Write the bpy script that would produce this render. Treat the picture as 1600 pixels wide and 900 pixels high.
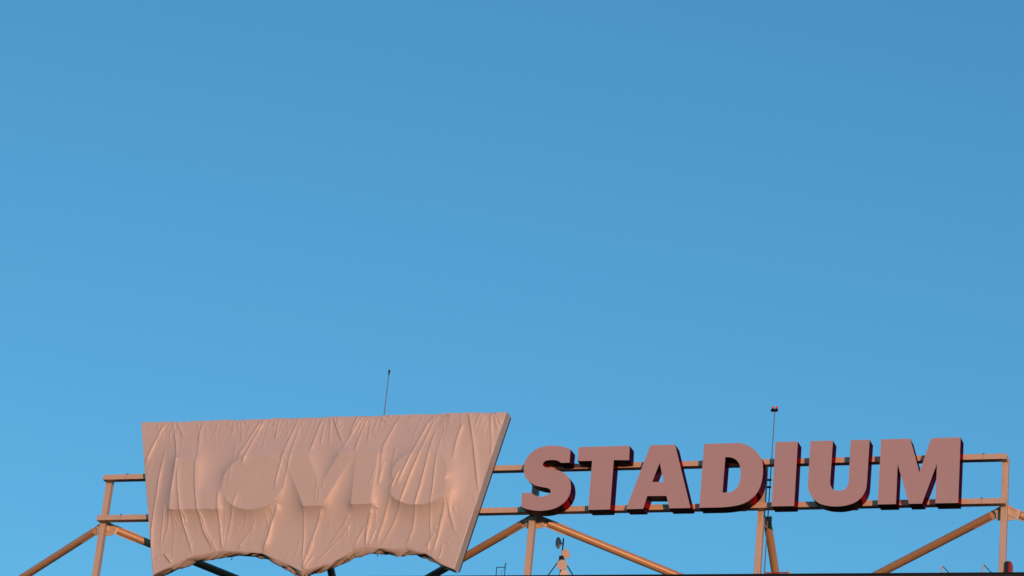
import bpy, bmesh, math, random
import numpy as np
from mathutils import Vector, Matrix
from mathutils.geometry import tessellate_polygon

# ------------------------------------------------------------------ scene
scene = bpy.context.scene
for ob in list(bpy.data.objects):
    bpy.data.objects.remove(ob, do_unlink=True)
COL = scene.collection
Z0 = 37.261                     # height of the sign's own zero level above the car park

# ------------------------------------------------------------------ camera
yaw, pitch, roll = math.radians(20.192), math.radians(23.298), math.radians(5.843)
fwd = Vector((-math.sin(yaw)*math.cos(pitch), math.cos(yaw)*math.cos(pitch), math.sin(pitch)))
rgt0 = Vector((math.cos(yaw), math.sin(yaw), 0)); up0 = rgt0.cross(fwd)
rgt = rgt0*math.cos(roll) + up0*math.sin(roll)
up = -rgt0*math.sin(roll) + up0*math.cos(roll)
cd = bpy.data.cameras.new('camera'); cam = bpy.data.objects.new('camera', cd); COL.objects.link(cam)
cam.matrix_world = Matrix(((rgt.x, up.x, -fwd.x, 64.670), (rgt.y, up.y, -fwd.y, -123.786),
                           (rgt.z, up.z, -fwd.z, -35.561 + Z0), (0, 0, 0, 1)))
cd.sensor_width = 36.0; cd.lens = 4928.5/1600*36.0
cd.clip_start = 0.5; cd.clip_end = 20000
scene.camera = cam
scene.render.resolution_x, scene.render.resolution_y = 1024, 576

# ------------------------------------------------------------------ sky and sun
SUN_EL = math.radians(2.8)
SUN_AZ = math.atan2(0.556, -1.0)          # clockwise from +Y, low sun behind the camera's right shoulder
world = bpy.data.worlds.new('World'); scene.world = world; world.use_nodes = True
wt = world.node_tree; wt.nodes.clear()
wo = wt.nodes.new('ShaderNodeOutputWorld'); bg = wt.nodes.new('ShaderNodeBackground')
sky = wt.nodes.new('ShaderNodeTexSky'); sky.sky_type = 'NISHITA'; sky.sun_disc = False
sky.sun_elevation = SUN_EL; sky.sun_rotation = SUN_AZ
sky.altitude = 20; sky.air_density = 1.0; sky.dust_density = 0.1; sky.ozone_density = 3.2
bg.inputs['Strength'].default_value = 0.15
wb = wt.nodes.new('ShaderNodeMix'); wb.data_type = 'RGBA'; wb.blend_type = 'MULTIPLY'; wb.inputs[0].default_value = 1.0
wb.inputs[7].default_value = (0.70, 1.04, 1.0, 1)            # cool daylight white balance
wt.links.new(sky.outputs[0], wb.inputs[6]); wt.links.new(wb.outputs[2], bg.inputs['Color']); wt.links.new(bg.outputs[0], wo.inputs['Surface'])

sd = bpy.data.lights.new('sun', 'SUN'); sun = bpy.data.objects.new('sun', sd); COL.objects.link(sun)
sd.energy = 1.35; sd.angle = math.radians(0.53); sd.color = (1.0, 0.425, 0.195)
sdir = Vector((math.sin(SUN_AZ)*math.cos(SUN_EL), math.cos(SUN_AZ)*math.cos(SUN_EL), math.sin(SUN_EL)))
sun.rotation_euler = sdir.to_track_quat('Z', 'Y').to_euler()
sun.location = (60, -60, 90)

vs = scene.view_settings
vs.view_transform = 'Standard'; vs.look = 'None'; vs.gamma = 1.0; vs.use_curve_mapping = False
vs.exposure = 1.35

LETTERS = {
    'S': [[[22.901,13.002,1],[22.638,13.101,0],[22.386,13.162,0],[22.095,13.195,0],[21.808,13.189,0],[21.524,13.138,0],[21.268,13.019,0],[21.057,12.848,0],[20.912,12.642,0],[20.835,12.414,0],[20.82,12.184,0],[20.846,11.954,0],[20.922,11.764,0],[21.077,11.573,0],[21.298,11.41,0],[21.533,11.309,0],[21.826,11.245,0],[22.027,11.199,0],[22.132,11.127,0],[22.165,11.031,0],[22.121,10.94,0],[21.985,10.86,0],[21.785,10.815,0],[21.578,10.836,0],[21.408,10.901,0],[21.296,10.999,1],[20.843,11.009,1],[20.865,10.362,1],[21.058,10.275,0],[21.311,10.204,0],[21.601,10.162,0],[21.888,10.156,0],[22.211,10.195,0],[22.488,10.281,0],[22.719,10.42,0],[22.906,10.602,0],[23.028,10.827,0],[23.077,11.053,0],[23.075,11.259,0],[23.019,11.509,0],[22.931,11.677,0],[22.795,11.825,0],[22.621,11.942,0],[22.408,12.03,0],[22.198,12.085,0],[21.967,12.148,0],[21.82,12.181,0],[21.724,12.246,0],[21.683,12.33,0],[21.723,12.43,0],[21.832,12.494,0],[22.035,12.518,0],[22.241,12.505,0],[22.41,12.45,0],[22.52,12.373,1],[22.908,12.376,1]]],
    'T': [[[23.264,13.097,1],[25.602,13.097,1],[25.626,12.422,1],[24.929,12.447,1],[24.952,10.154,1],[23.963,10.154,1],[23.943,12.434,1],[23.27,12.438,1]]],
    'A': [[[26.543,13.097,1],[27.657,13.097,1],[28.566,10.154,1],[27.621,10.154,1],[27.45,10.727,1],[26.586,10.741,1],[26.444,10.154,1],[25.671,10.154,1]],[[27.026,12.276,1],[27.276,11.373,1],[26.755,11.385,1]]],
    'D': [[[28.957,13.097,1],[29.84,13.097,1],[30.236,13.1,0],[30.595,13.083,0],[30.918,12.972,0],[31.206,12.78,0],[31.417,12.561,0],[31.57,12.321,0],[31.645,12.074,0],[31.668,11.707,0],[31.645,11.342,0],[31.575,11.019,0],[31.437,10.738,0],[31.236,10.52,0],[31.011,10.362,0],[30.706,10.247,0],[30.318,10.182,0],[29.925,10.154,1],[28.959,10.154,1]],[[29.953,12.459,1],[30.163,12.445,0],[30.366,12.371,0],[30.534,12.223,0],[30.633,12.037,0],[30.679,11.811,0],[30.684,11.567,0],[30.656,11.282,0],[30.572,11.061,0],[30.425,10.913,0],[30.273,10.844,0],[29.939,10.826,1]]],
    'I': [[[32.146,13.097,1],[33.121,13.097,1],[33.132,10.154,1],[32.141,10.154,1]]],
    'U': [[[33.679,13.097,1],[34.659,13.097,1],[34.636,11.235,1],[34.66,11.073,0],[34.737,10.93,0],[34.838,10.848,0],[35.013,10.804,0],[35.204,10.832,0],[35.335,10.906,0],[35.412,11.036,0],[35.441,11.217,1],[35.433,13.097,1],[36.255,13.097,1],[36.233,11.199,1],[36.216,10.919,0],[36.133,10.66,0],[35.991,10.443,0],[35.771,10.268,0],[35.47,10.154,0],[35.128,10.1,0],[34.82,10.106,0],[34.549,10.144,0],[34.235,10.246,0],[33.994,10.424,0],[33.806,10.669,0],[33.703,10.912,0],[33.672,11.175,1]]],
    'M': [[[36.75,13.097,1],[38.004,13.097,1],[38.465,11.564,1],[38.907,13.097,1],[40.157,13.097,1],[40.163,10.154,1],[39.194,10.154,1],[39.198,11.933,1],[38.633,10.154,1],[38.075,10.154,1],[37.518,11.953,1],[37.523,10.154,1],[36.744,10.154,1]]],
}
CREASES = [
    ('s',[[3.183,14.806],[2.987,14.399],[2.792,13.833],[2.627,13.381],[2.466,12.908],[2.381,12.705]]),
    ('f',[[3.093,14.625],[2.845,14.106],[2.653,13.517],[2.369,12.933]]),
    ('f',[[2.8,13.013],[2.659,12.563],[2.551,12.203]]),
    ('s',[[3.372,13.544],[3.371,13.09],[3.336,12.547],[3.301,12.005],[3.304,11.374],[3.244,10.702],[3.24,10.12],[3.249,9.451],[3.341,8.695],[3.499,7.809],[3.628,7.411]]),
    ('s',[[3.508,14.819],[3.693,14.357],[3.905,13.713],[4.079,13.163],[4.143,12.89],[4.137,12.618],[4.138,11.986],[4.116,11.357],[4.111,10.462],[4.086,9.704],[3.965,9.129],[3.917,8.686]]),
    ('m',[[3.746,14.79],[4.021,14.348],[4.238,13.977]]),
    ('f',[[3.431,14.707],[3.487,14.18],[3.532,13.722]]),
    ('f',[[4.235,13.84],[4.209,13.387],[4.259,12.887]]),
    ('s',[[5.019,14.822],[5.022,14.229],[5.115,13.454],[5.18,12.909],[5.157,12.594],[5.234,11.962],[5.34,11.332],[5.552,10.434],[5.743,9.809],[5.892,9.407],[6.126,9.05],[6.365,8.65],[6.617,8.47]]),
    ('f',[[5.172,14.726],[5.314,14.221],[5.439,13.672]]),
    ('f',[[4.8,14.737],[4.823,14.416]]),
    ('f',[[4.07,14.803],[4.253,14.661]]),
    ('s',[[4.313,12.524],[4.34,12.027],[4.463,11.35],[4.687,10.451],[4.855,9.78],[5.071,9.244],[5.309,8.71],[5.459,8.311]]),
    ('m',[[3.74,10.784],[3.795,10.112],[3.773,9.489],[3.778,9.0],[3.851,8.512]]),
    ('f',[[4.246,10.327],[4.385,10.012],[4.586,9.742]]),
    ('m',[[4.766,10.384],[4.953,10.047],[4.983,9.69]]),
    ('m',[[5.62,10.346],[5.815,9.942],[5.977,9.452],[6.268,9.005],[6.611,8.516]]),
    ('m',[[3.603,8.184],[3.809,8.336],[4.068,8.443]]),
    ('s',[[4.045,8.443],[4.242,8.197],[4.459,7.974]]),
    ('s',[[6.491,11.443],[6.49,11.131],[6.514,10.64],[6.662,9.75],[6.779,9.086],[6.906,8.512]]),
    ('f',[[7.195,9.123],[7.066,8.817],[6.945,8.555]]),
    ('f',[[4.259,10.237],[4.405,9.567],[4.442,8.857],[4.488,8.238]]),
    ('m',[[6.961,14.856],[7.032,14.446],[7.185,13.672]]),
    ('m',[[7.024,14.832],[7.309,14.597]]),
    ('s',[[8.034,14.825],[7.837,14.423],[7.59,13.887],[7.356,13.261],[7.14,12.839]]),
    ('s',[[8.166,14.867],[7.981,14.374],[7.758,13.657],[7.61,13.075],[7.428,12.405]]),
    ('f',[[8.241,14.819],[8.177,14.278],[8.079,13.648],[8.038,13.109]]),
    ('f',[[8.372,14.861],[8.331,14.319],[8.329,13.147]]),
    ('f',[[8.624,14.854],[8.647,14.174]]),
    ('m',[[8.85,14.87],[8.822,14.395],[8.861,13.763]]),
    ('f',[[9.033,14.864],[9.04,14.299]]),
    ('s',[[9.79,14.82],[9.684,14.236],[9.539,13.61],[9.423,12.94],[9.358,12.405],[9.276,11.827],[9.218,11.25]]),
    ('m',[[9.894,14.365],[9.862,13.916],[9.807,13.288],[9.764,12.752],[9.727,12.173],[9.679,11.685],[9.669,11.241]]),
    ('f',[[6.95,14.04],[6.923,13.408],[6.939,12.641],[6.929,12.058],[6.944,11.298]]),
    ('f',[[9.539,14.827],[9.478,14.422]]),
    ('f',[[7.63,14.769],[7.502,14.364]]),
    ('f',[[6.933,11.211],[6.9,10.633],[6.897,9.525],[6.931,8.643]]),
    ('m',[[7.446,11.289],[7.273,10.404],[7.12,9.389],[6.982,8.598]]),
    ('f',[[7.767,9.952],[7.405,9.296],[7.005,8.598]]),
    ('m',[[8.318,9.721],[8.012,9.154],[7.6,8.545]]),
    ('w',[[9.435,10.628],[9.353,10.232],[9.186,9.794],[9.089,9.18],[8.968,8.744],[8.88,8.395]]),
    ('f',[[8.805,10.286],[8.921,9.931],[9.03,9.621]]),
    ('f',[[9.12,10.457],[9.19,10.103]]),
    ('m',[[10.718,10.426],[10.775,9.459],[10.821,8.585],[10.884,7.585]]),
    ('s',[[11.211,9.015],[11.1,8.494],[10.978,8.061],[10.897,7.585]]),
    ('f',[[10.191,8.464],[9.964,7.988]]),
    ('m',[[11.347,8.229],[11.095,7.842],[10.912,7.541]]),
    ('s',[[10.989,14.785],[10.859,14.203],[10.764,13.532],[10.691,13.042]]),
    ('m',[[11.141,14.825],[11.119,14.106],[11.125,13.344]]),
    ('m',[[11.323,14.82],[11.432,14.232],[11.546,13.467]]),
    ('s',[[11.478,14.838],[11.746,14.313],[11.982,13.858],[12.218,13.472]]),
    ('m',[[11.662,14.81],[11.825,14.401],[12.011,14.171]]),
    ('m',[[12.671,14.825],[12.556,14.29],[12.448,13.89]]),
    ('s',[[12.896,14.819],[12.691,14.286],[12.487,13.755],[12.244,13.181]]),
    ('m',[[13.073,14.836],[12.91,14.325],[12.762,13.703]]),
    ('s',[[13.198,14.832],[13.027,14.098],[12.94,13.52],[12.884,12.987]]),
    ('m',[[13.3,14.807],[13.352,14.178],[13.406,13.463]]),
    ('f',[[13.576,14.172],[13.68,13.857],[13.823,13.586]]),
    ('m',[[13.717,14.862],[13.945,14.631],[14.192,14.423]]),
    ('m',[[14.006,14.876],[14.259,14.801]]),
    ('f',[[14.423,14.729],[14.124,14.246],[13.792,13.854]]),
    ('s',[[14.725,14.81],[14.52,14.28],[14.325,13.661],[14.199,13.22],[14.179,12.822],[14.218,12.113],[14.195,11.366]]),
    ('m',[[14.796,13.227],[14.761,12.763],[14.724,12.322]]),
    ('m',[[14.339,12.596],[14.285,12.112],[14.185,11.454]]),
    ('m',[[15.125,12.092],[14.96,11.613],[14.817,11.133]]),
    ('f',[[13.958,12.252],[13.849,11.681],[13.734,11.156]]),
    ('f',[[11.222,11.695],[11.261,11.208]]),
    ('f',[[11.53,11.555],[11.597,11.201]]),
    ('f',[[10.997,11.877],[10.992,11.213]]),
    ('s',[[11.574,10.322],[11.456,9.842],[11.3,9.319],[11.156,8.711],[11.039,8.234]]),
    ('m',[[13.017,9.77],[12.688,9.209],[12.338,8.823],[11.911,8.352],[11.361,7.795]]),
    ('m',[[12.881,10.166],[12.64,9.602],[12.378,9.214],[12.044,8.697]]),
    ('m',[[13.774,9.713],[13.523,9.239],[13.35,8.851],[13.166,8.55]]),
    ('s',[[13.944,10.321],[13.852,9.799],[13.782,9.278],[13.777,8.584]]),
    ('m',[[14.163,9.402],[14.039,8.97],[13.882,8.626]]),
    ('s',[[14.816,10.96],[14.672,10.307],[14.523,9.7],[14.365,9.182],[14.229,8.664]]),
    ('f',[[14.17,10.273],[14.149,9.707],[14.167,9.185]]),
    ('f',[[14.987,8.912],[14.984,8.566]]),
    ('f',[[11.238,11.21],[11.289,10.636]]),
    ('f',[[11.395,11.207],[11.44,10.677]]),
    ('f',[[14.108,10.427],[14.275,10.315]]),
    ('s',[[16.347,14.762],[16.114,14.279],[15.913,13.707],[15.684,13.005],[15.416,12.262],[15.182,11.608],[15.007,11.217]]),
    ('s',[[16.428,14.626],[16.276,14.008],[16.066,13.128],[15.88,12.427],[15.652,11.729],[15.502,11.119],[15.284,10.337],[15.018,9.603],[14.733,9.044],[14.46,8.572]]),
    ('s',[[16.553,14.089],[16.472,13.427],[16.423,12.678],[16.337,12.064],[16.228,11.278],[16.17,11.017],[16.063,10.409],[16.017,9.846],[15.962,9.37],[15.793,8.94],[15.679,8.597]]),
    ('m',[[16.859,13.903],[16.828,12.976],[16.808,11.966],[16.816,11.091],[16.757,10.439],[16.756,9.659],[16.794,8.925]]),
    ('f',[[16.669,14.842],[16.862,14.48],[16.966,13.723],[17.105,13.454],[17.148,13.056]]),
    ('s',[[17.796,14.364],[17.66,13.793],[17.555,13.134],[17.499,12.432]]),
    ('s',[[18.034,14.801],[18.214,14.131],[18.384,13.332],[18.572,12.362],[18.71,11.66],[18.833,11.092]]),
    ('f',[[17.012,14.52],[17.244,14.203]]),
    ('f',[[15.804,14.89],[15.924,14.797]]),
    ('m',[[19.137,14.837],[19.304,14.372],[19.45,13.971]]),
    ('m',[[19.224,14.865],[19.406,14.553],[19.539,14.274]]),
    ('m',[[19.046,14.839],[19.109,14.072],[19.216,13.308],[19.218,12.701]]),
    ('s',[[17.411,10.819],[17.342,10.256],[17.234,9.652],[17.17,9.049],[17.053,8.535],[16.901,8.151]]),
    ('m',[[17.441,10.949],[17.621,10.078],[17.807,9.556],[17.961,9.123]]),
    ('m',[[16.999,9.225],[16.803,8.84],[16.615,8.585],[16.383,8.33]]),
    ('m',[[16.747,8.755],[16.73,8.325]]),
    ('m',[[17.385,8.659],[17.384,8.273],[17.249,7.932]]),
    ('f',[[17.758,10.422],[17.877,10.116]]),
    ('f',[[18.578,11.056],[18.71,10.62]]),
    ('f',[[17.544,8.785],[17.736,8.611]]),
    ('f',[[16.966,9.527],[17.081,9.266]]),
]
HEM = [[3.614, 7.422], [4.56, 7.906], [5.463, 8.269], [5.974, 8.374], [6.616, 8.471], [6.929, 8.503], [7.567, 8.479], [8.84, 8.373], [9.409, 8.126], [9.875, 7.945], [10.432, 7.694], [10.876, 7.475], [11.126, 7.559], [11.656, 7.723], [12.188, 7.872], [12.591, 8.07], [12.929, 8.293], [13.171, 8.511], [13.733, 8.593], [14.479, 8.54], [15.405, 8.508], [15.709, 8.533], [16.389, 8.285], [16.607, 8.264], [16.885, 8.109], [17.443, 7.737], [18.048, 7.502]]
RELIEF = {"L": [[4.145, 12.919], [5.188, 12.893], [5.361, 11.147], [6.469, 11.155], [6.582, 10.352], [4.167, 10.398]], "e": [[8.133, 11.645], [9.667, 11.642], [7.951, 12.981]], "v": [[9.402, 12.945], [10.652, 12.945], [11.408, 11.39], [12.166, 12.999], [12.914, 12.95], [11.624, 10.409], [10.726, 10.427]], "i": [[12.976, 12.948], [14.021, 12.953], [13.981, 10.44], [12.972, 10.444]], "s1": [[16.114, 11.986], [17.445, 11.986], [16.009, 12.933]], "s2": [[16.145, 11.167], [17.503, 11.169], [16.233, 10.381]], "tab": [[17.869, 14.536], [18.684, 14.543], [17.985, 13.432]]}
# ------------------------------------------------------------------ materials
def mat(name, base, rough=0.5, spec=0.5, vary=0.0, vscale=2.0, bump=0.0, bscale=40.0, metal=0.0, streak=0.0, coat=0.0):
    m = bpy.data.materials.new(name); m.use_nodes = True
    nt = m.node_tree; n = nt.nodes; l = nt.links
    b = n['Principled BSDF']
    b.inputs['Base Color'].default_value = (*base, 1); b.inputs['Roughness'].default_value = rough
    b.inputs['Specular IOR Level'].default_value = spec; b.inputs['Metallic'].default_value = metal
    if coat: b.inputs['Coat Weight'].default_value = coat; b.inputs['Coat Roughness'].default_value = 0.06
    tc = n.new('ShaderNodeTexCoord')
    src = None
    if vary:
        nz = n.new('ShaderNodeTexNoise'); nz.inputs['Scale'].default_value = vscale
        nz.inputs['Detail'].default_value = 6; nz.inputs['Roughness'].default_value = 0.65
        l.new(tc.outputs['Object'], nz.inputs['Vector'])
        mx = n.new('ShaderNodeMix'); mx.data_type = 'RGBA'
        mx.inputs[6].default_value = (*[c*(1-vary) for c in base], 1)
        mx.inputs[7].default_value = (*[min(1, c*(1+vary)) for c in base], 1)
        l.new(nz.outputs['Fac'], mx.inputs[0]); src = mx.outputs[2]
        if streak:
            mp = n.new('ShaderNodeMapping'); mp.inputs['Scale'].default_value = (7, 7, 0.35)
            l.new(tc.outputs['Object'], mp.inputs['Vector'])
            n2 = n.new('ShaderNodeTexNoise'); n2.inputs['Scale'].default_value = 1.5; n2.inputs['Detail'].default_value = 5
            l.new(mp.outputs[0], n2.inputs['Vector'])
            cr = n.new('ShaderNodeValToRGB'); cr.color_ramp.elements[0].position = 0.52; cr.color_ramp.elements[1].position = 0.78
            l.new(n2.outputs['Fac'], cr.inputs[0])
            ml = n.new('ShaderNodeMath'); ml.operation = 'MULTIPLY'; ml.inputs[1].default_value = streak
            l.new(cr.outputs[0], ml.inputs[0])
            m3 = n.new('ShaderNodeMix'); m3.data_type = 'RGBA'; l.new(ml.outputs[0], m3.inputs[0])
            l.new(src, m3.inputs[6]); m3.inputs[7].default_value = (base[0]*0.45, base[1]*0.40, base[2]*0.36, 1)
            src = m3.outputs[2]
        l.new(src, b.inputs['Base Color'])
    if bump:
        nb = n.new('ShaderNodeTexNoise'); nb.inputs['Scale'].default_value = bscale; nb.inputs['Detail'].default_value = 4
        l.new(tc.outputs['Object'], nb.inputs['Vector'])
        bp = n.new('ShaderNodeBump'); bp.inputs['Strength'].default_value = bump; bp.inputs['Distance'].default_value = 0.02
        l.new(nb.outputs['Fac'], bp.inputs['Height']); l.new(bp.outputs[0], b.inputs['Normal'])
    return m

M_STEEL  = mat('painted_steel', (0.46, 0.385, 0.32), 0.38, 0.45, vary=0.10, vscale=1.6, streak=0.35, bump=0.08, bscale=6)
M_TUBE   = mat('tan_painted_tube', (0.41, 0.285, 0.185), 0.34, 0.45, vary=0.12, vscale=1.4, bump=0.05, bscale=5)
M_CLOTH  = mat('white_tarpaulin', (0.455, 0.435, 0.45), 0.46, 0.55, vary=0.05, vscale=0.9, bump=0.10, bscale=9)
M_FACE   = mat('letter_face_acrylic', (0.345, 0.274, 0.325), 0.55, 0.3, vary=0.04, vscale=1.2, bump=0.02, bscale=3)
def mirror_red(name, refl, rough, diff, w):
    m = bpy.data.materials.new(name); m.use_nodes = True; nt = m.node_tree; n = nt.nodes; l = nt.links
    n.remove(n['Principled BSDF']); out = n['Material Output']
    g = n.new('ShaderNodeBsdfAnisotropic'); g.inputs['Color'].default_value = (*refl, 1)
    d = n.new('ShaderNodeBsdfDiffuse'); d.inputs['Color'].default_value = (*diff, 1)
    tc = n.new('ShaderNodeTexCoord'); nz = n.new('ShaderNodeTexNoise'); nz.inputs['Scale'].default_value = 1.3
    l.new(tc.outputs['Object'], nz.inputs['Vector'])
    mr = n.new('ShaderNodeMapRange'); mr.inputs['To Min'].default_value = rough*0.6; mr.inputs['To Max'].default_value = rough*1.5
    l.new(nz.outputs['Fac'], mr.inputs['Value']); l.new(mr.outputs[0], g.inputs['Roughness'])
    mx = n.new('ShaderNodeMixShader'); mx.inputs[0].default_value = w
    l.new(g.outputs[0], mx.inputs[1]); l.new(d.outputs[0], mx.inputs[2]); l.new(mx.outputs[0], out.inputs['Surface'])
    return m
M_RETURN = mirror_red('letter_return_red', (0.29, 0.013, 0.032), 0.06, (0.06, 0.003, 0.005), 0.15)
M_UNDER_SHADE  = mat('letter_underside_shade', (0.022, 0.006, 0.007), 0.55, 0.25, vary=0.2, vscale=1.5)  # shade and dark reflection beneath the letters, put into the base colour
M_BACK   = mat('dark_sign_box', (0.03, 0.012, 0.014), 0.5)
M_BLACK  = mat('black_metal', (0.012, 0.012, 0.014), 0.5, 0.3)
M_FASCIA = mat('black_fascia', (0.010, 0.011, 0.014), 0.55, 0.25, vary=0.3, vscale=0.8)
M_WALL   = mat('grey_cladding', (0.22, 0.22, 0.22), 0.7, vary=0.12, vscale=0.5)
M_ROOF   = mat('roof_membrane', (0.035, 0.035, 0.037), 0.9, 0.1, vary=0.25, vscale=0.7, bump=0.2)
M_ASPH   = mat('asphalt', (0.04, 0.04, 0.042), 0.95, 0.2, vary=0.3, vscale=0.3, bump=0.3, bscale=20)
M_DISH   = mat('dish_white', (0.45, 0.43, 0.44), 0.5, vary=0.06)
M_RED    = mat('red_lens', (0.75, 0.06, 0.05), 0.3)
M_LENS   = mat('dark_red_lens', (0.30, 0.008, 0.008), 0.3)
M_GALV   = mat('galvanised_pole', (0.14, 0.14, 0.15), 0.5, metal=0.3)
M_YELLOW = mat('yellow_paint', (0.55, 0.33, 0.06), 0.5, vary=0.1)
M_PIPE   = mat('red_pipe', (0.35, 0.05, 0.02), 0.5, vary=0.1)

# ------------------------------------------------------------------ helpers
def obj(name, bm_or_me, m, parent=None, smooth=None):
    if isinstance(bm_or_me, bmesh.types.BMesh):
        me = bpy.data.meshes.new(name); bmesh.ops.recalc_face_normals(bm_or_me, faces=bm_or_me.faces)
        bm_or_me.to_mesh(me); bm_or_me.free()
    else:
        me = bm_or_me
    if m is not None and not me.materials: me.materials.append(m)
    if smooth is not None:
        me.polygons.foreach_set('use_smooth', [True]*len(me.polygons))
        me.set_sharp_from_angle(angle=math.radians(smooth))
    o = bpy.data.objects.new(name, me); COL.objects.link(o)
    if parent is not None: o.parent = parent
    return o
def thing(name, label, cat, loc=(0, 0, 0), group=None):
    o = bpy.data.objects.new(name, None); COL.objects.link(o); o.empty_display_size = 0.3
    o.location = loc; o['label'] = label; o['category'] = cat
    if group: o['group'] = group
    return o
def rel(o, root):                     # mesh built in world coordinates, hung under a root that stands elsewhere
    o.parent = root; o.location = -Vector(root.location); return o
def tag(o, label, cat, group=None):
    o['label'] = label; o['category'] = cat
    if group: o['group'] = group
    return o
def W(x, y, z): return Vector((x, y, z + Z0))
def box(bm, x0, x1, y0, y1, z0, z1, bev=0.0):
    g = bmesh.ops.create_cube(bm, size=1.0)['verts']
    for v in g:
        v.co = Vector((x0 + (x1-x0)*(v.co.x+0.5), y0 + (y1-y0)*(v.co.y+0.5), z0 + (z1-z0)*(v.co.z+0.5) + Z0))
    if bev:
        es = list({e for v in g for e in v.link_edges})
        bmesh.ops.bevel(bm, geom=es, offset=bev, segments=2, affect='EDGES', profile=0.5)
    return bm
def tube(bm, p, q, r0, r1=None, n=24, caps=True):
    p, q = Vector(p), Vector(q); r1 = r0 if r1 is None else r1
    d = (q-p).normalized(); a = d.orthogonal().normalized(); b = d.cross(a)
    A = [bm.verts.new(p + (a*math.cos(t) + b*math.sin(t))*r0) for t in [2*math.pi*i/n for i in range(n)]]
    B = [bm.verts.new(q + (a*math.cos(t) + b*math.sin(t))*r1) for t in [2*math.pi*i/n for i in range(n)]]
    for i in range(n): bm.faces.new((A[i], A[(i+1) % n], B[(i+1) % n], B[i]))
    if caps: bm.faces.new(A[::-1]); bm.faces.new(B)
    return bm
def lathe(bm, o, axis, prof, n=32):   # prof: list of (distance along axis, radius)
    o, d = Vector(o), Vector(axis).normalized(); a = d.orthogonal().normalized(); b = d.cross(a)
    rings = []
    for s, r in prof:
        rings.append([bm.verts.new(o + d*s + (a*math.cos(2*math.pi*i/n) + b*math.sin(2*math.pi*i/n))*max(r, 1e-4)) for i in range(n)])
    for A, B in zip(rings, rings[1:]):
        for i in range(n): bm.faces.new((A[i], A[(i+1) % n], B[(i+1) % n], B[i]))
    bm.faces.new(rings[0][::-1]); bm.faces.new(rings[-1])
    return bm
def plate(bm, poly, y0, y1):          # extruded polygon in the X-Z plane
    f = [bm.verts.new(W(x, y0, z)) for x, z in poly]; k = [bm.verts.new(W(x, y1, z)) for x, z in poly]
    n = len(poly); bm.faces.new(f); bm.faces.new(k[::-1])
    for i in range(n): bm.faces.new((f[i], f[(i+1) % n], k[(i+1) % n], k[i]))
    return bm

# ------------------------------------------------------------------ the setting: ground and the roof the sign stands on
bm = bmesh.new(); R = 9000
bm.faces.new([bm.verts.new(c) for c in ((-R, -R, 0), (R, -R, 0), (R, R, 0), (-R, R, 0))])
g = obj('ground', bm, M_ASPH); g['kind'] = 'structure'

DECK = 6.25; PAR = 6.87
def yfront(x): return -1.69 + (x-19.3)*0.017      # the roof edge is not quite parallel to the sign
XA, XB = -48.0, 92.0
bld = thing('stadium_building', 'dark stadium block with black roof edge that carries the sign', 'building', (22, 12, 0))
def skew_box(x0, x1, d0, d1, z0, z1, gap=0.0):
    b = bmesh.new(); vs_ = []
    for z in (z0, z1):
        for x, d in ((x0+gap, d0), (x1-gap, d0), (x1-gap, d1), (x0+gap, d1)):
            vs_.append(b.verts.new((x, yfront(x)+d, z)))
    for q in ((0, 1, 2, 3), (4, 5, 6, 7), (0, 1, 5, 4), (1, 2, 6, 5), (2, 3, 7, 6), (3, 0, 4, 7)):
        b.faces.new([vs_[i] for i in q])
    return b
rel(obj('wall', skew_box(XA, XB, 0.12, 34.0, 0.02, Z0+DECK-0.4), M_WALL), bld)
rel(obj('roof_deck', skew_box(XA, XB, 0.30, 34.0, Z0+DECK-0.397, Z0+DECK), M_ROOF), bld)
rel(obj('parapet', skew_box(XA, XB, 0.06, 0.28, Z0+DECK-0.396, Z0+PAR-0.065), M_BLACK), bld)
seg = 3.5; k = 0
x = XA
while x < XB - 0.1:
    rel(obj('fascia_panel', skew_box(x, x+seg, 0.0, 0.055, Z0+PAR-1.25, Z0+PAR-0.07, 0.006), M_FASCIA), bld)
    c = skew_box(x, x+seg, -0.02, 0.32, Z0+PAR-0.06, Z0+PAR, 0.002)
    bmesh.ops.bevel(c, geom=list(c.edges), offset=0.012, segments=1, affect='EDGES')
    rel(obj('coping', c, M_FASCIA), bld)
    x += seg

# ------------------------------------------------------------------ steel frame of the sign
zU, zL, HB, DB = 12.606, 10.613, 0.248, 0.36
PW, PD = 0.267, 0.32
frame = thing('steel_truss', 'beige painted steel truss of beams, posts and tube braces behind the sign', 'truss', (21, 0.5, Z0+DECK))
for z in (zU, zL):
    rel(obj('beam', box(bmesh.new(), 0, 42.0, 0, DB, z-HB, z, 0.014), M_STEEL), frame)
for z in (zU, zL):
    for xx in (1.2, 20.6, 29.4, 41.0):
        rel(obj('cable_clip', box(bmesh.new(), xx-0.05, xx+0.05, 0.02, 0.10, z+0.001, z+0.035), M_BLACK), frame)
        rel(obj('splice_seam', box(bmesh.new(), xx-0.006, xx+0.006, -0.003, -0.0005, z-HB+0.015, z-0.015), M_BLACK), frame)
POSTX = [0.006, 10.455, 20.905, 31.261, 41.755]
for X in POSTX:
    rel(obj('post', box(bmesh.new(), X, X+PW, DB+0.003, DB+PD, DECK, zU-0.012, 0.014), M_STEEL), frame)
    bp = bmesh.new(); box(bp, X-0.15, X+PW+0.15, DB-0.15, DB+PD+0.15, DECK+0.001, DECK+0.03)
    rel(obj('base_plate', bp, M_STEEL), frame)
YN, ZN, OFF, RR, HH = 0.93, 10.154, 0.42, 0.5156, 0.2947
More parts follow.
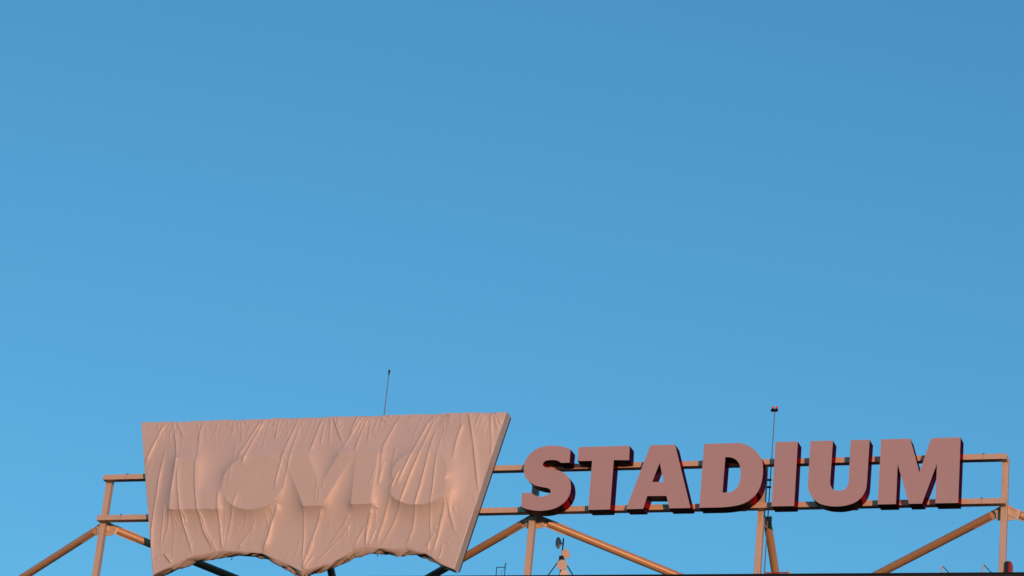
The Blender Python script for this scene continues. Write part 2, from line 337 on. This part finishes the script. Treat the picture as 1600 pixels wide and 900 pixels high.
for i in (0, 2, 4):
    cx = POSTX[i] + PW/2
    gp = [(-0.15, 0.38), (0.15, 0.38), (0.54, 0.17), (0.47, -0.14), (0.40, -0.30), (-0.36, -0.29), (-0.38, 0.0), (-0.48, 0.17)]
    gus = rel(obj('gusset_plate', plate(bmesh.new(), [(cx+a, ZN+b) for a, b in gp], DB+PD+0.003, DB+PD+0.035), M_STEEL), frame)
    for s in (-1, 1):
        for a, b in ((0.24, 0.22), (0.33, 0.18), (0.42, 0.14), (0.20, -0.10), (0.28, -0.14), (0.36, -0.18)):
            t = bmesh.new(); tube(t, W(cx+s*a, DB+PD+0.003, ZN+b), W(cx+s*a, DB+PD-0.02, ZN+b), 0.016, n=8)
            bo = obj('bolt', t, M_BLACK); bo.parent = gus
        dirv = Vector((s, RR, -HH)); P0 = W(cx + s*0.6, 0.90, ZN)
        dn = dirv.normalized()
        A = P0 + dirv*(-0.02); B = P0 + dirv*9.85
        br = bmesh.new(); tube(br, A, B, 0.178, n=72)
        bo = rel(obj('brace', br, M_TUBE, smooth=40), frame)
        # slotted knife plate that ties the tube to the gusset
        kp = bmesh.new(); side = Vector((0, 0, 1)) - dn*dn.z; side.normalize(); nrm = dn.cross(side)
        qs = []
        for u, v in ((-0.62, -0.10), (-0.50, 0.20), (0.95, 0.215), (0.95, -0.215), (-0.35, -0.215)):
            qs.append(P0 + dn*u + side*v)
        f = [kp.verts.new(c - nrm*0.012) for c in qs]; b2 = [kp.verts.new(c + nrm*0.012) for c in qs]
        kp.faces.new(f); kp.faces.new(b2[::-1])
        for j in range(5): kp.faces.new((f[j], f[(j+1) % 5], b2[(j+1) % 5], b2[j]))
        kn = obj('knife_plate', kp, M_STEEL); kn.parent = bo
        ft = bmesh.new(); tube(ft, (B.x, B.y, Z0+DECK), (B.x, B.y, B.z+0.1), 0.3, 0.22, n=20)
        rel(obj('footing', ft, M_STEEL, smooth=40), frame)
for i in (1, 3):
    cx = POSTX[i] + PW/2
    A = W(cx, 1.62, 10.295); d = Vector((0, 1.908, -1.662))
    B = A + d*2.05
    br = bmesh.new(); tube(br, A, B, 0.178, n=72)
    bo = rel(obj('rear_brace', br, M_TUBE, smooth=40), frame)
    kb = bmesh.new()
    box(kb, cx-0.015, cx+0.015, DB+PD+0.003, 1.75, 9.95, 10.42)
    kn = obj('knife_plate', kb, M_STEEL); kn.parent = bo
    cb = bmesh.new(); box(cb, cx-0.20, cx+0.20, 1.50, 1.60, 10.20, 10.52)
    kn = obj('end_cap', cb, M_STEEL); kn.parent = bo

# ------------------------------------------------------------------ letters
YL, YB = -0.717, -0.003
def smooth_loop(pts):
    """Closed outline; points flagged 1 are corners, runs of 0 points between them are curves."""
    n = len(pts); out = []
    for i in range(n):
        p0, p1, p2, p3 = pts[i-1], pts[i], pts[(i+1) % n], pts[(i+2) % n]
        out.append((p1[0], p1[1]))
        if p1[2] and p2[2]: continue
        a = p1 if p1[2] else p0; b = p2 if p2[2] else p3
        for t in (0.2, 0.4, 0.6, 0.8):
            m1 = [(p2[j]-a[j])*0.5 for j in (0, 1)]; m2 = [(b[j]-p1[j])*0.5 for j in (0, 1)]
            h00 = 2*t**3-3*t**2+1; h10 = t**3-2*t**2+t; h01 = -2*t**3+3*t**2; h11 = t**3-t**2
            out.append(tuple(h00*p1[j]+h10*m1[j]+h01*p2[j]+h11*m2[j] for j in (0, 1)))
    return out
def slab(loops, y0, y1, front=True, back=True):
    b = bmesh.new(); tri = tessellate_polygon([[Vector((x, z, 0)) for x, z in lp] for lp in loops])
    F, K, rings = [], [], []
    for lp in loops:
        f = [b.verts.new(W(x, y0, z)) for x, z in lp]; k = [b.verts.new(W(x, y1, z)) for x, z in lp]
        F += f; K += k; n = len(lp)
        for i in range(n): b.faces.new((f[i], f[(i+1) % n], k[(i+1) % n], k[i]))
    if front:
        for t in tri:
            try: b.faces.new([F[i] for i in t])
            except ValueError: pass
    if back:
        for t in tri:
            try: b.faces.new([K[i] for i in t[::-1]])
            except ValueError: pass
    return b
NEIGH = {'S': 'letter S beside the cloth-wrapped panel', 'T': 'letter T standing between the S and the A',
         'A': 'letter A standing between the T and the D', 'D': 'letter D standing between the A and the I',
         'I': 'letter I standing between the D and the U', 'U': 'letter U standing between the I and the M',
         'M': 'letter M that ends the word on the steel frame'}
for ch, loops in LETTERS.items():
    lp = [smooth_loop(l) for l in loops]
    xs = [q[0] for q in lp[0]]; zs = [q[1] for q in lp[0]]
    root = thing('sign_letter', 'pink faced red sided ' + NEIGH[ch], 'letter',
                 ((min(xs)+max(xs))/2, YL/2, Z0+min(zs)), 'block letters spelling STADIUM on the frame')
    rel(obj('face', slab(lp, YL, YL+0.022), M_FACE, smooth=30), root)
    for li, l_ in enumerate(lp):
        l_ = [q for k_, q in enumerate(l_) if math.dist(q, l_[k_-1]) > 1e-6]
        n_ = len(l_); area = sum(l_[i][0]*l_[(i+1) % n_][1] - l_[(i+1) % n_][0]*l_[i][1] for i in range(n_))
        sgn = (1 if area > 0 else -1)*(1 if li == 0 else -1)
        # vertical component of the outward normal decides between the red return and downward faces with shade put into their colour
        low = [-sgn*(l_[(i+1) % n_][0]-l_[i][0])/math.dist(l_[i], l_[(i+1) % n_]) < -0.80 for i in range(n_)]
        start = next((i for i in range(n_) if low[i] != low[i-1]), 0)
        order = [(start+i) % n_ for i in range(n_)]; runs = []
        for e_ in order:
            if runs and low[runs[-1][-1]] == low[e_]: runs[-1].append(e_)
            else: runs.append([e_])
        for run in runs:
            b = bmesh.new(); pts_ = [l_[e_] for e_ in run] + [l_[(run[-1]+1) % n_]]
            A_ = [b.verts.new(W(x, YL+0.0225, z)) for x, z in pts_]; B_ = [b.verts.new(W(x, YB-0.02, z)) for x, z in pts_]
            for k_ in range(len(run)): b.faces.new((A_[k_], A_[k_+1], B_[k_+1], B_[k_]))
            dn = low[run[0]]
            rel(obj('underside' if dn else 'return', b, M_UNDER_SHADE if dn else M_RETURN, smooth=30), root)
    rel(obj('back_panel', slab(lp, YB-0.0195, YB), M_BACK), root)
    if ch in 'SDU':
        x1, zb_ = {'S': (22.66, 10.235), 'D': (30.85, 10.215), 'U': (35.765, 10.165)}[ch]
        rel(obj('driver_box', box(bmesh.new(), x1-0.55, x1, -0.11, -0.004, zb_, zb_+0.20), M_BLACK), root)

# ------------------------------------------------------------------ the panel wrapped in cloth
ZT = 14.868; YF = -0.717; YBK = -0.14
def xl(z): return 1.885 + (ZT-z)*(3.614-1.885)/(ZT-7.42)
def xr(z): return 19.754 + (ZT-z)*(18.048-19.754)/(ZT-7.46)
rng = np.random.RandomState(7)
# 1. taut membrane over the raised characters hidden below the cloth
CX0, CX1, CZ0, CZ1 = 1.4, 20.2, 7.0, 15.2
H = 0.43; LAM = 0.60
def inpoly(X, Z, poly):
    c = np.zeros(X.shape, bool); n = len(poly)
    for i in range(n):
        (xa, za), (xb, zb) = poly[i], poly[(i+1) % n]
        cond = ((za > Z) != (zb > Z)) & (X < (xb-xa)*(Z-za)/(zb-za+1e-12) + xa); c ^= cond
    return c
def inell(X, Z, q):
    (cx, cz), (ax, _), (_, bz) = q
    return ((X-cx)/(ax-cx))**2 + ((Z-cz)/(bz-cz))**2 < 1
def membrane(step, prev=None, iters=500):
    nx = int(round((CX1-CX0)/step))+1; nz = int(round((CZ1-CZ0)/step))+1
    X, Z = np.meshgrid(np.linspace(CX0, CX1, nx), np.linspace(CZ0, CZ1, nz))
    hx = np.array([q[0] for q in HEM]); hz = np.array([q[1] for q in HEM])
    inside = (X > xl(Z)+0.05) & (X < xr(Z)-0.05) & (Z < ZT-0.04) & (Z > np.interp(X, hx, hz)+0.05)
    ob = np.zeros(X.shape)
    ob[inpoly(X, Z, RELIEF['L']) | inpoly(X, Z, RELIEF['v']) | inpoly(X, Z, RELIEF['i']) | inell(X, Z, RELIEF['e']) |
       inell(X, Z, RELIEF['s1']) | inell(X, Z, RELIEF['s2'])] = H
    t = inell(X, Z, RELIEF['tab']) & (ob == 0); ob[t] = 0.12
    ob *= inside
    if prev is None: u = ob.copy()
    else:
        PX, PZ, pu = prev
        fx = (X-CX0)/(CX1-CX0)*(pu.shape[1]-1); fz = (Z-CZ0)/(CZ1-CZ0)*(pu.shape[0]-1)
        i = np.clip(fx.astype(int), 0, pu.shape[1]-2); j = np.clip(fz.astype(int), 0, pu.shape[0]-2); a = fx-i; b = fz-j
        u = pu[j, i]*(1-a)*(1-b) + pu[j, i+1]*a*(1-b) + pu[j+1, i]*(1-a)*b + pu[j+1, i+1]*a*b
    K = 4 + (step/np.where(Z > 12.9, 2.2, LAM))**2
    for _ in range(iters):
        u[1:-1, 1:-1] = (u[:-2, 1:-1] + u[2:, 1:-1] + u[1:-1, :-2] + u[1:-1, 2:])/K[1:-1, 1:-1]
        u = np.maximum(u, ob)*inside
    return X, Z, u
mem = None
for st, it in ((0.32, 300), (0.16, 400), (0.08, 500), (0.04, 500)): mem = membrane(st, mem, it)
MU = mem[2]
def sample(u, X, Z):
    fx = np.clip((X-CX0)/(CX1-CX0), 0, 1)*(u.shape[1]-1); fz = np.clip((Z-CZ0)/(CZ1-CZ0), 0, 1)*(u.shape[0]-1)
    i = np.clip(fx.astype(int), 0, u.shape[1]-2); j = np.clip(fz.astype(int), 0, u.shape[0]-2); a = fx-i; b = fz-j
    return u[j, i]*(1-a)*(1-b) + u[j, i+1]*a*(1-b) + u[j+1, i]*(1-a)*b + u[j+1, i+1]*a*b
def softnoise(X, Z, sx, sz, n, seed):
    r = np.random.RandomState(seed); o = np.zeros(X.shape)
    for _ in range(n):
        kx, kz = r.normal(0, 1/sx), r.normal(0, 1/sz); o += np.cos(kx*X + kz*Z + r.uniform(0, 6.28))
    return o/math.sqrt(n)
KIND = {'s': (0.088, 0.056), 'm': (0.052, 0.046), 'f': (0.020, 0.034), 'g': (0.011, 0.030), 'w': (0.13, 0.10)}
def fine_pleats():
    r = random.Random(21); out = []
    for _ in range(85):                      # short pleats pulled down from the staples along the top edge
        x0 = r.uniform(2.4, 19.3); L = r.uniform(0.25, 1.3); t = r.gauss(-0.12, 0.22)
        out.append((r.choice('ffg'), [(x0, 14.80), (x0+t*L*0.5+r.gauss(0, 0.02), 14.80-L*0.5), (x0+t*L, 14.80-L)]))
    for _ in range(32):                      # slack lines lower down that follow the long folds
        x0 = r.uniform(3.6, 18.2); z0 = r.uniform(9.0, 10.3); L = r.uniform(0.4, 1.5); t = r.gauss(-0.22, 0.15)
        out.append((r.choice('fgg'), [(x0, z0), (x0+t*L*0.5+r.gauss(0, 0.03), z0-L*0.5), (x0+t*L, z0-L)]))
    return out
def add_creases(X, Z, h):
    for kind, pts in CREASES + fine_pleats():
        amp, w = KIND[kind]; P = np.array(pts); d = np.diff(P, axis=0); L = np.hypot(d[:, 0], d[:, 1]); cum = np.concatenate([[0], np.cumsum(L)]); T = cum[-1]
        m = (X > P[:, 0].min()-0.5) & (X < P[:, 0].max()+0.5) & (Z > P[:, 1].min()-0.4) & (Z < P[:, 1].max()+0.4)
        x, z = X[m], Z[m]; best = np.full(x.shape, 9.0); sg = np.zeros(x.shape); sp = np.zeros(x.shape)
        for i in range(len(d)):
            t = np.clip(((x-P[i, 0])*d[i, 0] + (z-P[i, 1])*d[i, 1])/L[i]**2, 0, 1)
            ex = x-(P[i, 0]+t*d[i, 0]); ez = z-(P[i, 1]+t*d[i, 1]); dist = np.hypot(ex, ez)
            side = np.sign(ex*abs(d[i, 1]) + ez*d[i, 0]*np.sign(-d[i, 1] + 1e-9))
            k = dist < best; best[k] = dist[k]; sg[k] = side[k]; sp[k] = (cum[i]+t[k]*L[i])/T
        ww = np.where(sg < 0, w*0.58, w*1.5)
        tap = np.clip(sp/0.12, 0.5 if P[0, 1] > 14.5 else 0.0, 1)*np.clip((1-sp)/0.18, 0, 1)**0.8
        wob = 0.8 + 0.2*np.sin(sp*T*2.3 + P[0, 0]*5)
        h[m] += amp*tap*wob*np.exp(-(np.sqrt(best**2+0.008**2)-0.008)/ww)
    return h
NS, NV = 1150, 420
hx = np.array([q[0] for q in HEM]); hz = np.array([q[1] for q in HEM])
s = np.linspace(0, 1, NS+1)
# bottom edge as a function of s
zb = np.full(s.shape, 8.0)
for _ in range(30):
    xb = xl(zb)+(xr(zb)-xl(zb))*s; zb = np.interp(xb, hx, hz)
v = np.linspace(0, 1, NV+1)
ztop = ZT + 0.012*np.sin(s*37) + 0.01*np.sin(s*83+1) + 0.02*np.exp(-((s-0.86)/0.05)**2)
Zg = zb[None, :] + (ztop-zb)[None, :]*v[:, None]
Xg = xl(Zg) + (xr(Zg)-xl(Zg))*s[None, :]
Hg = sample(MU, Xg, Zg)
Hg = add_creases(Xg, Zg, Hg)
edge = np.minimum(np.minimum(Xg-xl(Zg), xr(Zg)-Xg), np.minimum(ztop[None, :]-Zg, Zg-zb[None, :]))
for zs in (11.55, 13.45, 9.65):                        # sewn seams between the strips of cloth
    zz = zs + 0.03*np.sin(Xg*0.7+zs); Hg += 0.004*np.exp(-((Zg-zz)/0.022)**2)
Hg += softnoise(Xg, Zg, 0.9, 1.6, 14, 3)*0.008 + softnoise(Xg, Zg, 0.14, 0.45, 22, 5)*0.0018
Hg = Hg*np.clip(edge/0.06, 0, 1)**0.5 - 0.012*np.exp(-(edge/0.02))
front = np.stack([Xg, YF-Hg, Zg+Z0], -1)
nc = NS+1; verts = [front.reshape(-1, 3)]; faces = []
idx = np.arange((NV+1)*nc).reshape(NV+1, nc)
faces.append(np.stack([idx[:-1, :-1], idx[:-1, 1:], idx[1:, 1:], idx[1:, :-1]], -1).reshape(-1, 4))
count = (NV+1)*nc
def skirt(loop_idx, base, rows, fn):
    """Carry an edge of the front sheet back over the thickness of the panel."""
    global count
    prev = loop_idx; n = len(loop_idx)
    for r in range(1, rows+1):
        t = r/rows; P = fn(base, t); verts.append(P); cur = np.arange(count, count+n); count += n
        faces.append(np.stack([prev[:-1], prev[1:], cur[1:], cur[:-1]], -1)); prev = cur
bs = s*NS
fold = np.zeros(s.shape)
def fold1d(step, seed):
    r = np.random.RandomState(seed); kx = np.cumsum(r.uniform(0.35, 1.65, 120)*step); kv = r.uniform(-1, 1, 120)
    return lambda x: np.interp(x, kx, kv)
FOLD_A, FOLD_B, FOLD_C = fold1d(0.75, 11), fold1d(0.45, 12), fold1d(0.22, 13)
def under(base, t):
    P = base.copy(); x = base[:, 0]
    f1 = 1.2*FOLD_A(x + 0.9*t) + 0.9*FOLD_B(x - 0.7*t) + 0.5*FOLD_C(x + 1.6*t)
    P[:, 1] = base[:, 1] + (YBK+0.02-base[:, 1])*t
    env = math.sin(math.pi*min(1, t*1.02))**0.7
    ends = np.clip(np.minimum(x-3.7, 17.6-x)/0.8, 0.12, 1)
    P[:, 2] += -ends*env*(0.12 + 0.12*f1) - 0.0*t
    return P
def back(wob):
    def fn(base, t):
        P = base.copy(); P[:, 1] = base[:, 1] + (YBK-base[:, 1])*t
        a = wob*math.sin(math.pi*t)
        P[:, 0] += a*np.sin(base[:, 2]*2.1+t*3)
        return P
    return fn
F = front.reshape(-1, 3)
skirt(idx[0, ::-1], F[idx[0, ::-1]], 12, under)
skirt(idx[-1, :], F[idx[-1, :]], 4, back(0.0))
skirt(idx[:, -1][::-1], F[idx[:, -1][::-1]], 6, back(0.012))
skirt(idx[:, 0], F[idx[:, 0]], 6, back(0.012))
V = np.concatenate(verts); Q = np.concatenate(faces)
me = bpy.data.meshes.new('cloth_cover')
me.vertices.add(len(V)); me.vertices.foreach_set('co', V.astype(np.float32).ravel())
me.loops.add(len(Q)*4); me.loops.foreach_set('vertex_index', Q.astype(np.int32).ravel())
me.polygons.add(len(Q)); me.polygons.foreach_set('loop_start', (np.arange(len(Q))*4).astype(np.int32))
me.update(calc_edges=True); me.validate()
panel = thing('wrapped_sign_panel', 'large trapezoid sign panel wrapped in creased white cloth with scalloped bottom edge', 'sign panel', (10.9, -0.4, Z0+7.42))
rel(obj('cloth_cover', me, M_CLOTH, smooth=52), panel)
# the sign box that the cloth is stretched over shows only as a dark rear edge
hemx = np.linspace(3.75, 17.95, 60); hp = [(float(a), float(np.interp(a, hx, hz))+0.05) for a in hemx]
poly = [(xl(ZT-0.05)+0.03, ZT-0.05)] + [(xl(q)+0.03, q) for q in (11.0, 7.55)] + hp[1:-1] + [(xr(q)-0.005, q) for q in (7.62, 11.0)] + [(xr(ZT-0.03)-0.005, ZT-0.03)]
rel(obj('sign_box', slab([poly], YBK+0.003, -0.004), M_BACK), panel)
for hx_, hz_ in ((7.16, 8.50), (14.19, 8.58)):
    hk = bmesh.new(); P = [W(hx_, -0.2, hz_), W(hx_, -0.2, hz_-0.14), W(hx_+0.02, -0.2, hz_-0.20), W(hx_-0.02, -0.2, hz_-0.24), W(hx_-0.03, -0.2, hz_-0.19)]
    for a, b in zip(P, P[1:]): tube(hk, a, b, 0.014, n=8)
    rel(obj('hook', hk, M_BLACK), panel)

# ------------------------------------------------------------------ masts and roof kit
RX, RY, RTOP = 13.55, 0.18, 17.47
rod = thing('lightning_rod', 'thin dark rod with small tip rising behind the wrapped panel', 'rod', (RX, RY, Z0+zU))
t = bmesh.new(); tube(t, W(RX, RY, zU), W(RX, RY, RTOP-0.24), 0.026, 0.018, n=12); rel(obj('pole', t, M_GALV, smooth=40), rod)
t = bmesh.new(); lathe(t, W(RX, RY, RTOP-0.24), (0, 0, 1), [(0, 0.03), (0.03, 0.036), (0.14, 0.036), (0.15, 0.05), (0.19, 0.055), (0.24, 0.03), (0.25, 0.0)], 16)
rel(obj('tip', t, M_BLACK, smooth=40), rod)
t = bmesh.new(); box(t, RX-0.12, RX+0.12, RY-0.10, RY+0.10, zU+0.001, zU+0.03); rel(obj('base_plate', t, M_GALV), rod)

MX, MY = 31.60, 0.86
mast = thing('obstruction_light_mast', 'thin pole with two red beacon lamps on a short crossbar beside letter I', 'light mast', (MX, MY, Z0+DECK))
t = bmesh.new(); tube(t, W(MX, MY, DECK), W(MX, MY, 15.16), 0.026, 0.020, n=12); rel(obj('pole', t, M_GALV, smooth=40), mast)
t = bmesh.new(); tube(t, W(MX-0.14, MY, DECK), W(MX-0.14, MY, 12.3), 0.014, n=8); rel(obj('conduit', t, M_BLACK), mast)
t = bmesh.new(); lathe(t, W(MX-0.02, MY, 15.15), (0, 0, 1), [(0, 0.05), (0.03, 0.12), (0.07, 0.14), (0.10, 0.10)], 16)
box(t, MX-0.18, MX+0.14, MY-0.05, MY+0.05, 15.17, 15.24); rel(obj('crossbar', t, M_BLACK), mast)
for dx in (-0.10, 0.075):
    t = bmesh.new(); tube(t, W(MX+dx, MY, 15.235), W(MX+dx, MY, 15.30), 0.04, n=14); hs = rel(obj('lamp_socket', t, M_BLACK), mast)
    t = bmesh.new(); lathe(t, W(MX+dx, MY, 15.30), (0, 0, 1), [(0, 0.055), (0.06, 0.055), (0.09, 0.04), (0.11, 0.0)], 16)
    rel(obj('beacon_lamp', t, M_RED, smooth=50), mast)
for z in (11.93, 11.60):
    t = bmesh.new(); box(t, MX-0.20, MX+0.05, MY-0.05, MY+0.05, z, z+0.06); rel(obj('clamp', t, M_BLACK), mast)

TX, TY = 21.87, 2.5
tri = thing('antenna_tripod', 'black tripod mast carrying four small round dish antennas below letter S', 'antenna', (TX, TY, Z0+DECK))
t = bmesh.new(); tube(t, W(TX, TY, DECK), W(TX, TY, 10.02), 0.032, n=14); rel(obj('mast', t, M_BLACK, smooth=40), tri)
apex = W(TX, TY, 9.16)
for dx, dy, dz in ((-0.46, -0.1, -0.80), (-0.17, 0.45, -0.80), (0.55, -0.1, -0.80)):
    d = Vector((dx, dy, dz)); kx = (9.16-DECK)/0.80
    t = bmesh.new(); tube(t, apex, apex + d*kx, 0.026, n=10); rel(obj('leg', t, M_BLACK, smooth=40), tri)
t = bmesh.new(); box(t, TX-0.11, TX+0.10, TY-0.09, TY+0.09, 8.90, 9.18, 0.02); rel(obj('radio_unit', t, M_BLACK), tri)
def dish(c, axis, r, arm):
    t = bmesh.new(); a = Vector(axis).normalized()
    lathe(t, Vector(c), a, [(-0.26*r*2, 0.02), (-0.20*r*2, r*0.45), (-0.06*r*2, r*0.86), (0.0, r), (0.03, r), (0.04, r*0.96)], 36)
    o = rel(obj('dish', t, M_DISH, smooth=35), tri)
    t = bmesh.new(); tube(t, Vector(c)-a*0.4*r, Vector(arm), 0.025, n=10)
    b = obj('arm', t, M_BLACK); b.parent = o
toC = Vector((64.67-TX, -123.8-TY, -45)).normalized()
dish(W(TX-0.20, TY-0.05, 9.79), (-0.76, -0.63, -0.2), 0.26, W(TX, TY, 9.74))
dish(W(TX+0.14, TY+0.05, 9.30), (0.75, -0.75, -0.1), 0.215, W(TX, TY, 9.35))
dish(W(TX+0.12, TY-0.22, 8.69), (0.22, -1, -0.25), 0.235, W(TX, TY, 8.72))
dish(W(TX+0.22, TY-0.10, 8.30), (0.35, -1, -0.15), 0.20, W(TX, TY, 8.35))

fr = thing('whip_antenna_bracket', 'small square black pipe hoop with clipped whip antenna on the roof', 'bracket', (19.43, 1.5, Z0+DECK))
t = bmesh.new(); P = [W(19.235, 1.5, DECK), W(19.222, 1.5, 8.35), W(19.62, 1.5, 8.35), W(19.635, 1.5, DECK)]
for a, b in zip(P, P[1:]): tube(t, a, b, 0.018, n=10)
rel(obj('pipe_hoop', t, M_BLACK), fr)
t = bmesh.new(); tube(t, W(19.625, 1.47, 8.2), W(19.624, 1.47, 8.50), 0.022, n=10); tube(t, W(19.624, 1.47, 8.50), W(19.624, 1.47, 8.62), 0.008, n=8)
tube(t, W(19.624, 1.47, 8.44), W(19.585, 1.47, 8.53), 0.008, n=6); tube(t, W(19.624, 1.47, 8.44), W(19.665, 1.47, 8.53), 0.008, n=6)
rel(obj('whip_antenna', t, M_BLACK), fr)
t = bmesh.new(); P = [W(19.60+0.09*math.sin(a)*(1 if i else 1)-0.02, 1.45, 8.24-0.09*i) for i, a in enumerate((0, -0.9, -1.3, -0.8, 0.2, 0.4))]
for a, b in zip(P, P[1:]): tube(t, a, b, 0.008, n=6)
rel(obj('cable', t, M_BLACK), fr)

for X, zt_, lab in ((41.255, 7.52, 'yellow guard stay with black diagonal strut nearer the end post'),
                    (39.545, 7.47, 'yellow guard stay with black diagonal strut farther from the end post')):
    st = thing('guard_stay', lab, 'guard stay', (X, -0.5, Z0+DECK), 'guard stays along the roof edge')
    t = bmesh.new(); tube(t, W(X, -0.5, DECK), W(X, -0.5, zt_), 0.024, n=12); rel(obj('upright', t, M_YELLOW, smooth=40), st)
    t = bmesh.new(); tube(t, W(X+0.03, -0.46, zt_-0.02), W(X+0.03+(zt_-DECK)*0.95, -0.40, DECK), 0.018, n=10); rel(obj('strut', t, M_BLACK), st)
t = bmesh.new(); tube(t, W(39.9, -0.75, 7.05), W(41.5, -0.75, 7.03), 0.03, n=12)
for xx in (40.1, 41.3): tube(t, W(xx, -0.75, DECK), W(xx, -0.75, 7.03), 0.015, n=8)
tag(obj('roof_rail', t, M_YELLOW), 'low orange rail lying along the roof edge between the guard stays', 'rail')
t = bmesh.new(); tube(t, W(32.0, -0.5, 7.245), W(33.0, -0.5, 7.245), 0.03, n=12)
for xx in (32.15, 32.85): tube(t, W(xx, -0.5, DECK), W(xx, -0.5, 7.24), 0.015, n=8)
tag(obj('roof_pipe', t, M_PIPE), 'short red pipe on the roof edge below letter I', 'pipe')
t = bmesh.new(); lathe(t, W(33.02, -0.5, DECK), (0, 0, 1), [(0, 0.03), (0.96, 0.03), (0.97, 0.05), (1.03, 0.05), (1.07, 0.03), (1.08, 0)], 14)
tag(obj('marker_lamp', t, M_YELLOW, smooth=40), 'small amber marker lamp at the end of the red pipe', 'lamp')

ol = thing('obstruction_light', 'black box lamp with rounded red lens beside the end post', 'lamp', (42.16, 0.4, Z0+DECK))
t = bmesh.new(); box(t, 42.035, 42.20, 0.22, 0.58, 7.15, 7.885, 0.01); rel(obj('housing', t, M_BLACK), ol)
t = bmesh.new(); plate(t, [(42.203, 7.17), (42.33, 7.17), (42.335, 7.76), (42.31, 7.84), (42.26, 7.89), (42.203, 7.90)], 0.24, 0.56); rel(obj('lens', t, M_LENS), ol)
t = bmesh.new(); tube(t, W(42.16, 0.4, DECK), W(42.16, 0.4, 7.16), 0.04, n=12); rel(obj('stand', t, M_BLACK), ol)

print('objects', len(bpy.data.objects))
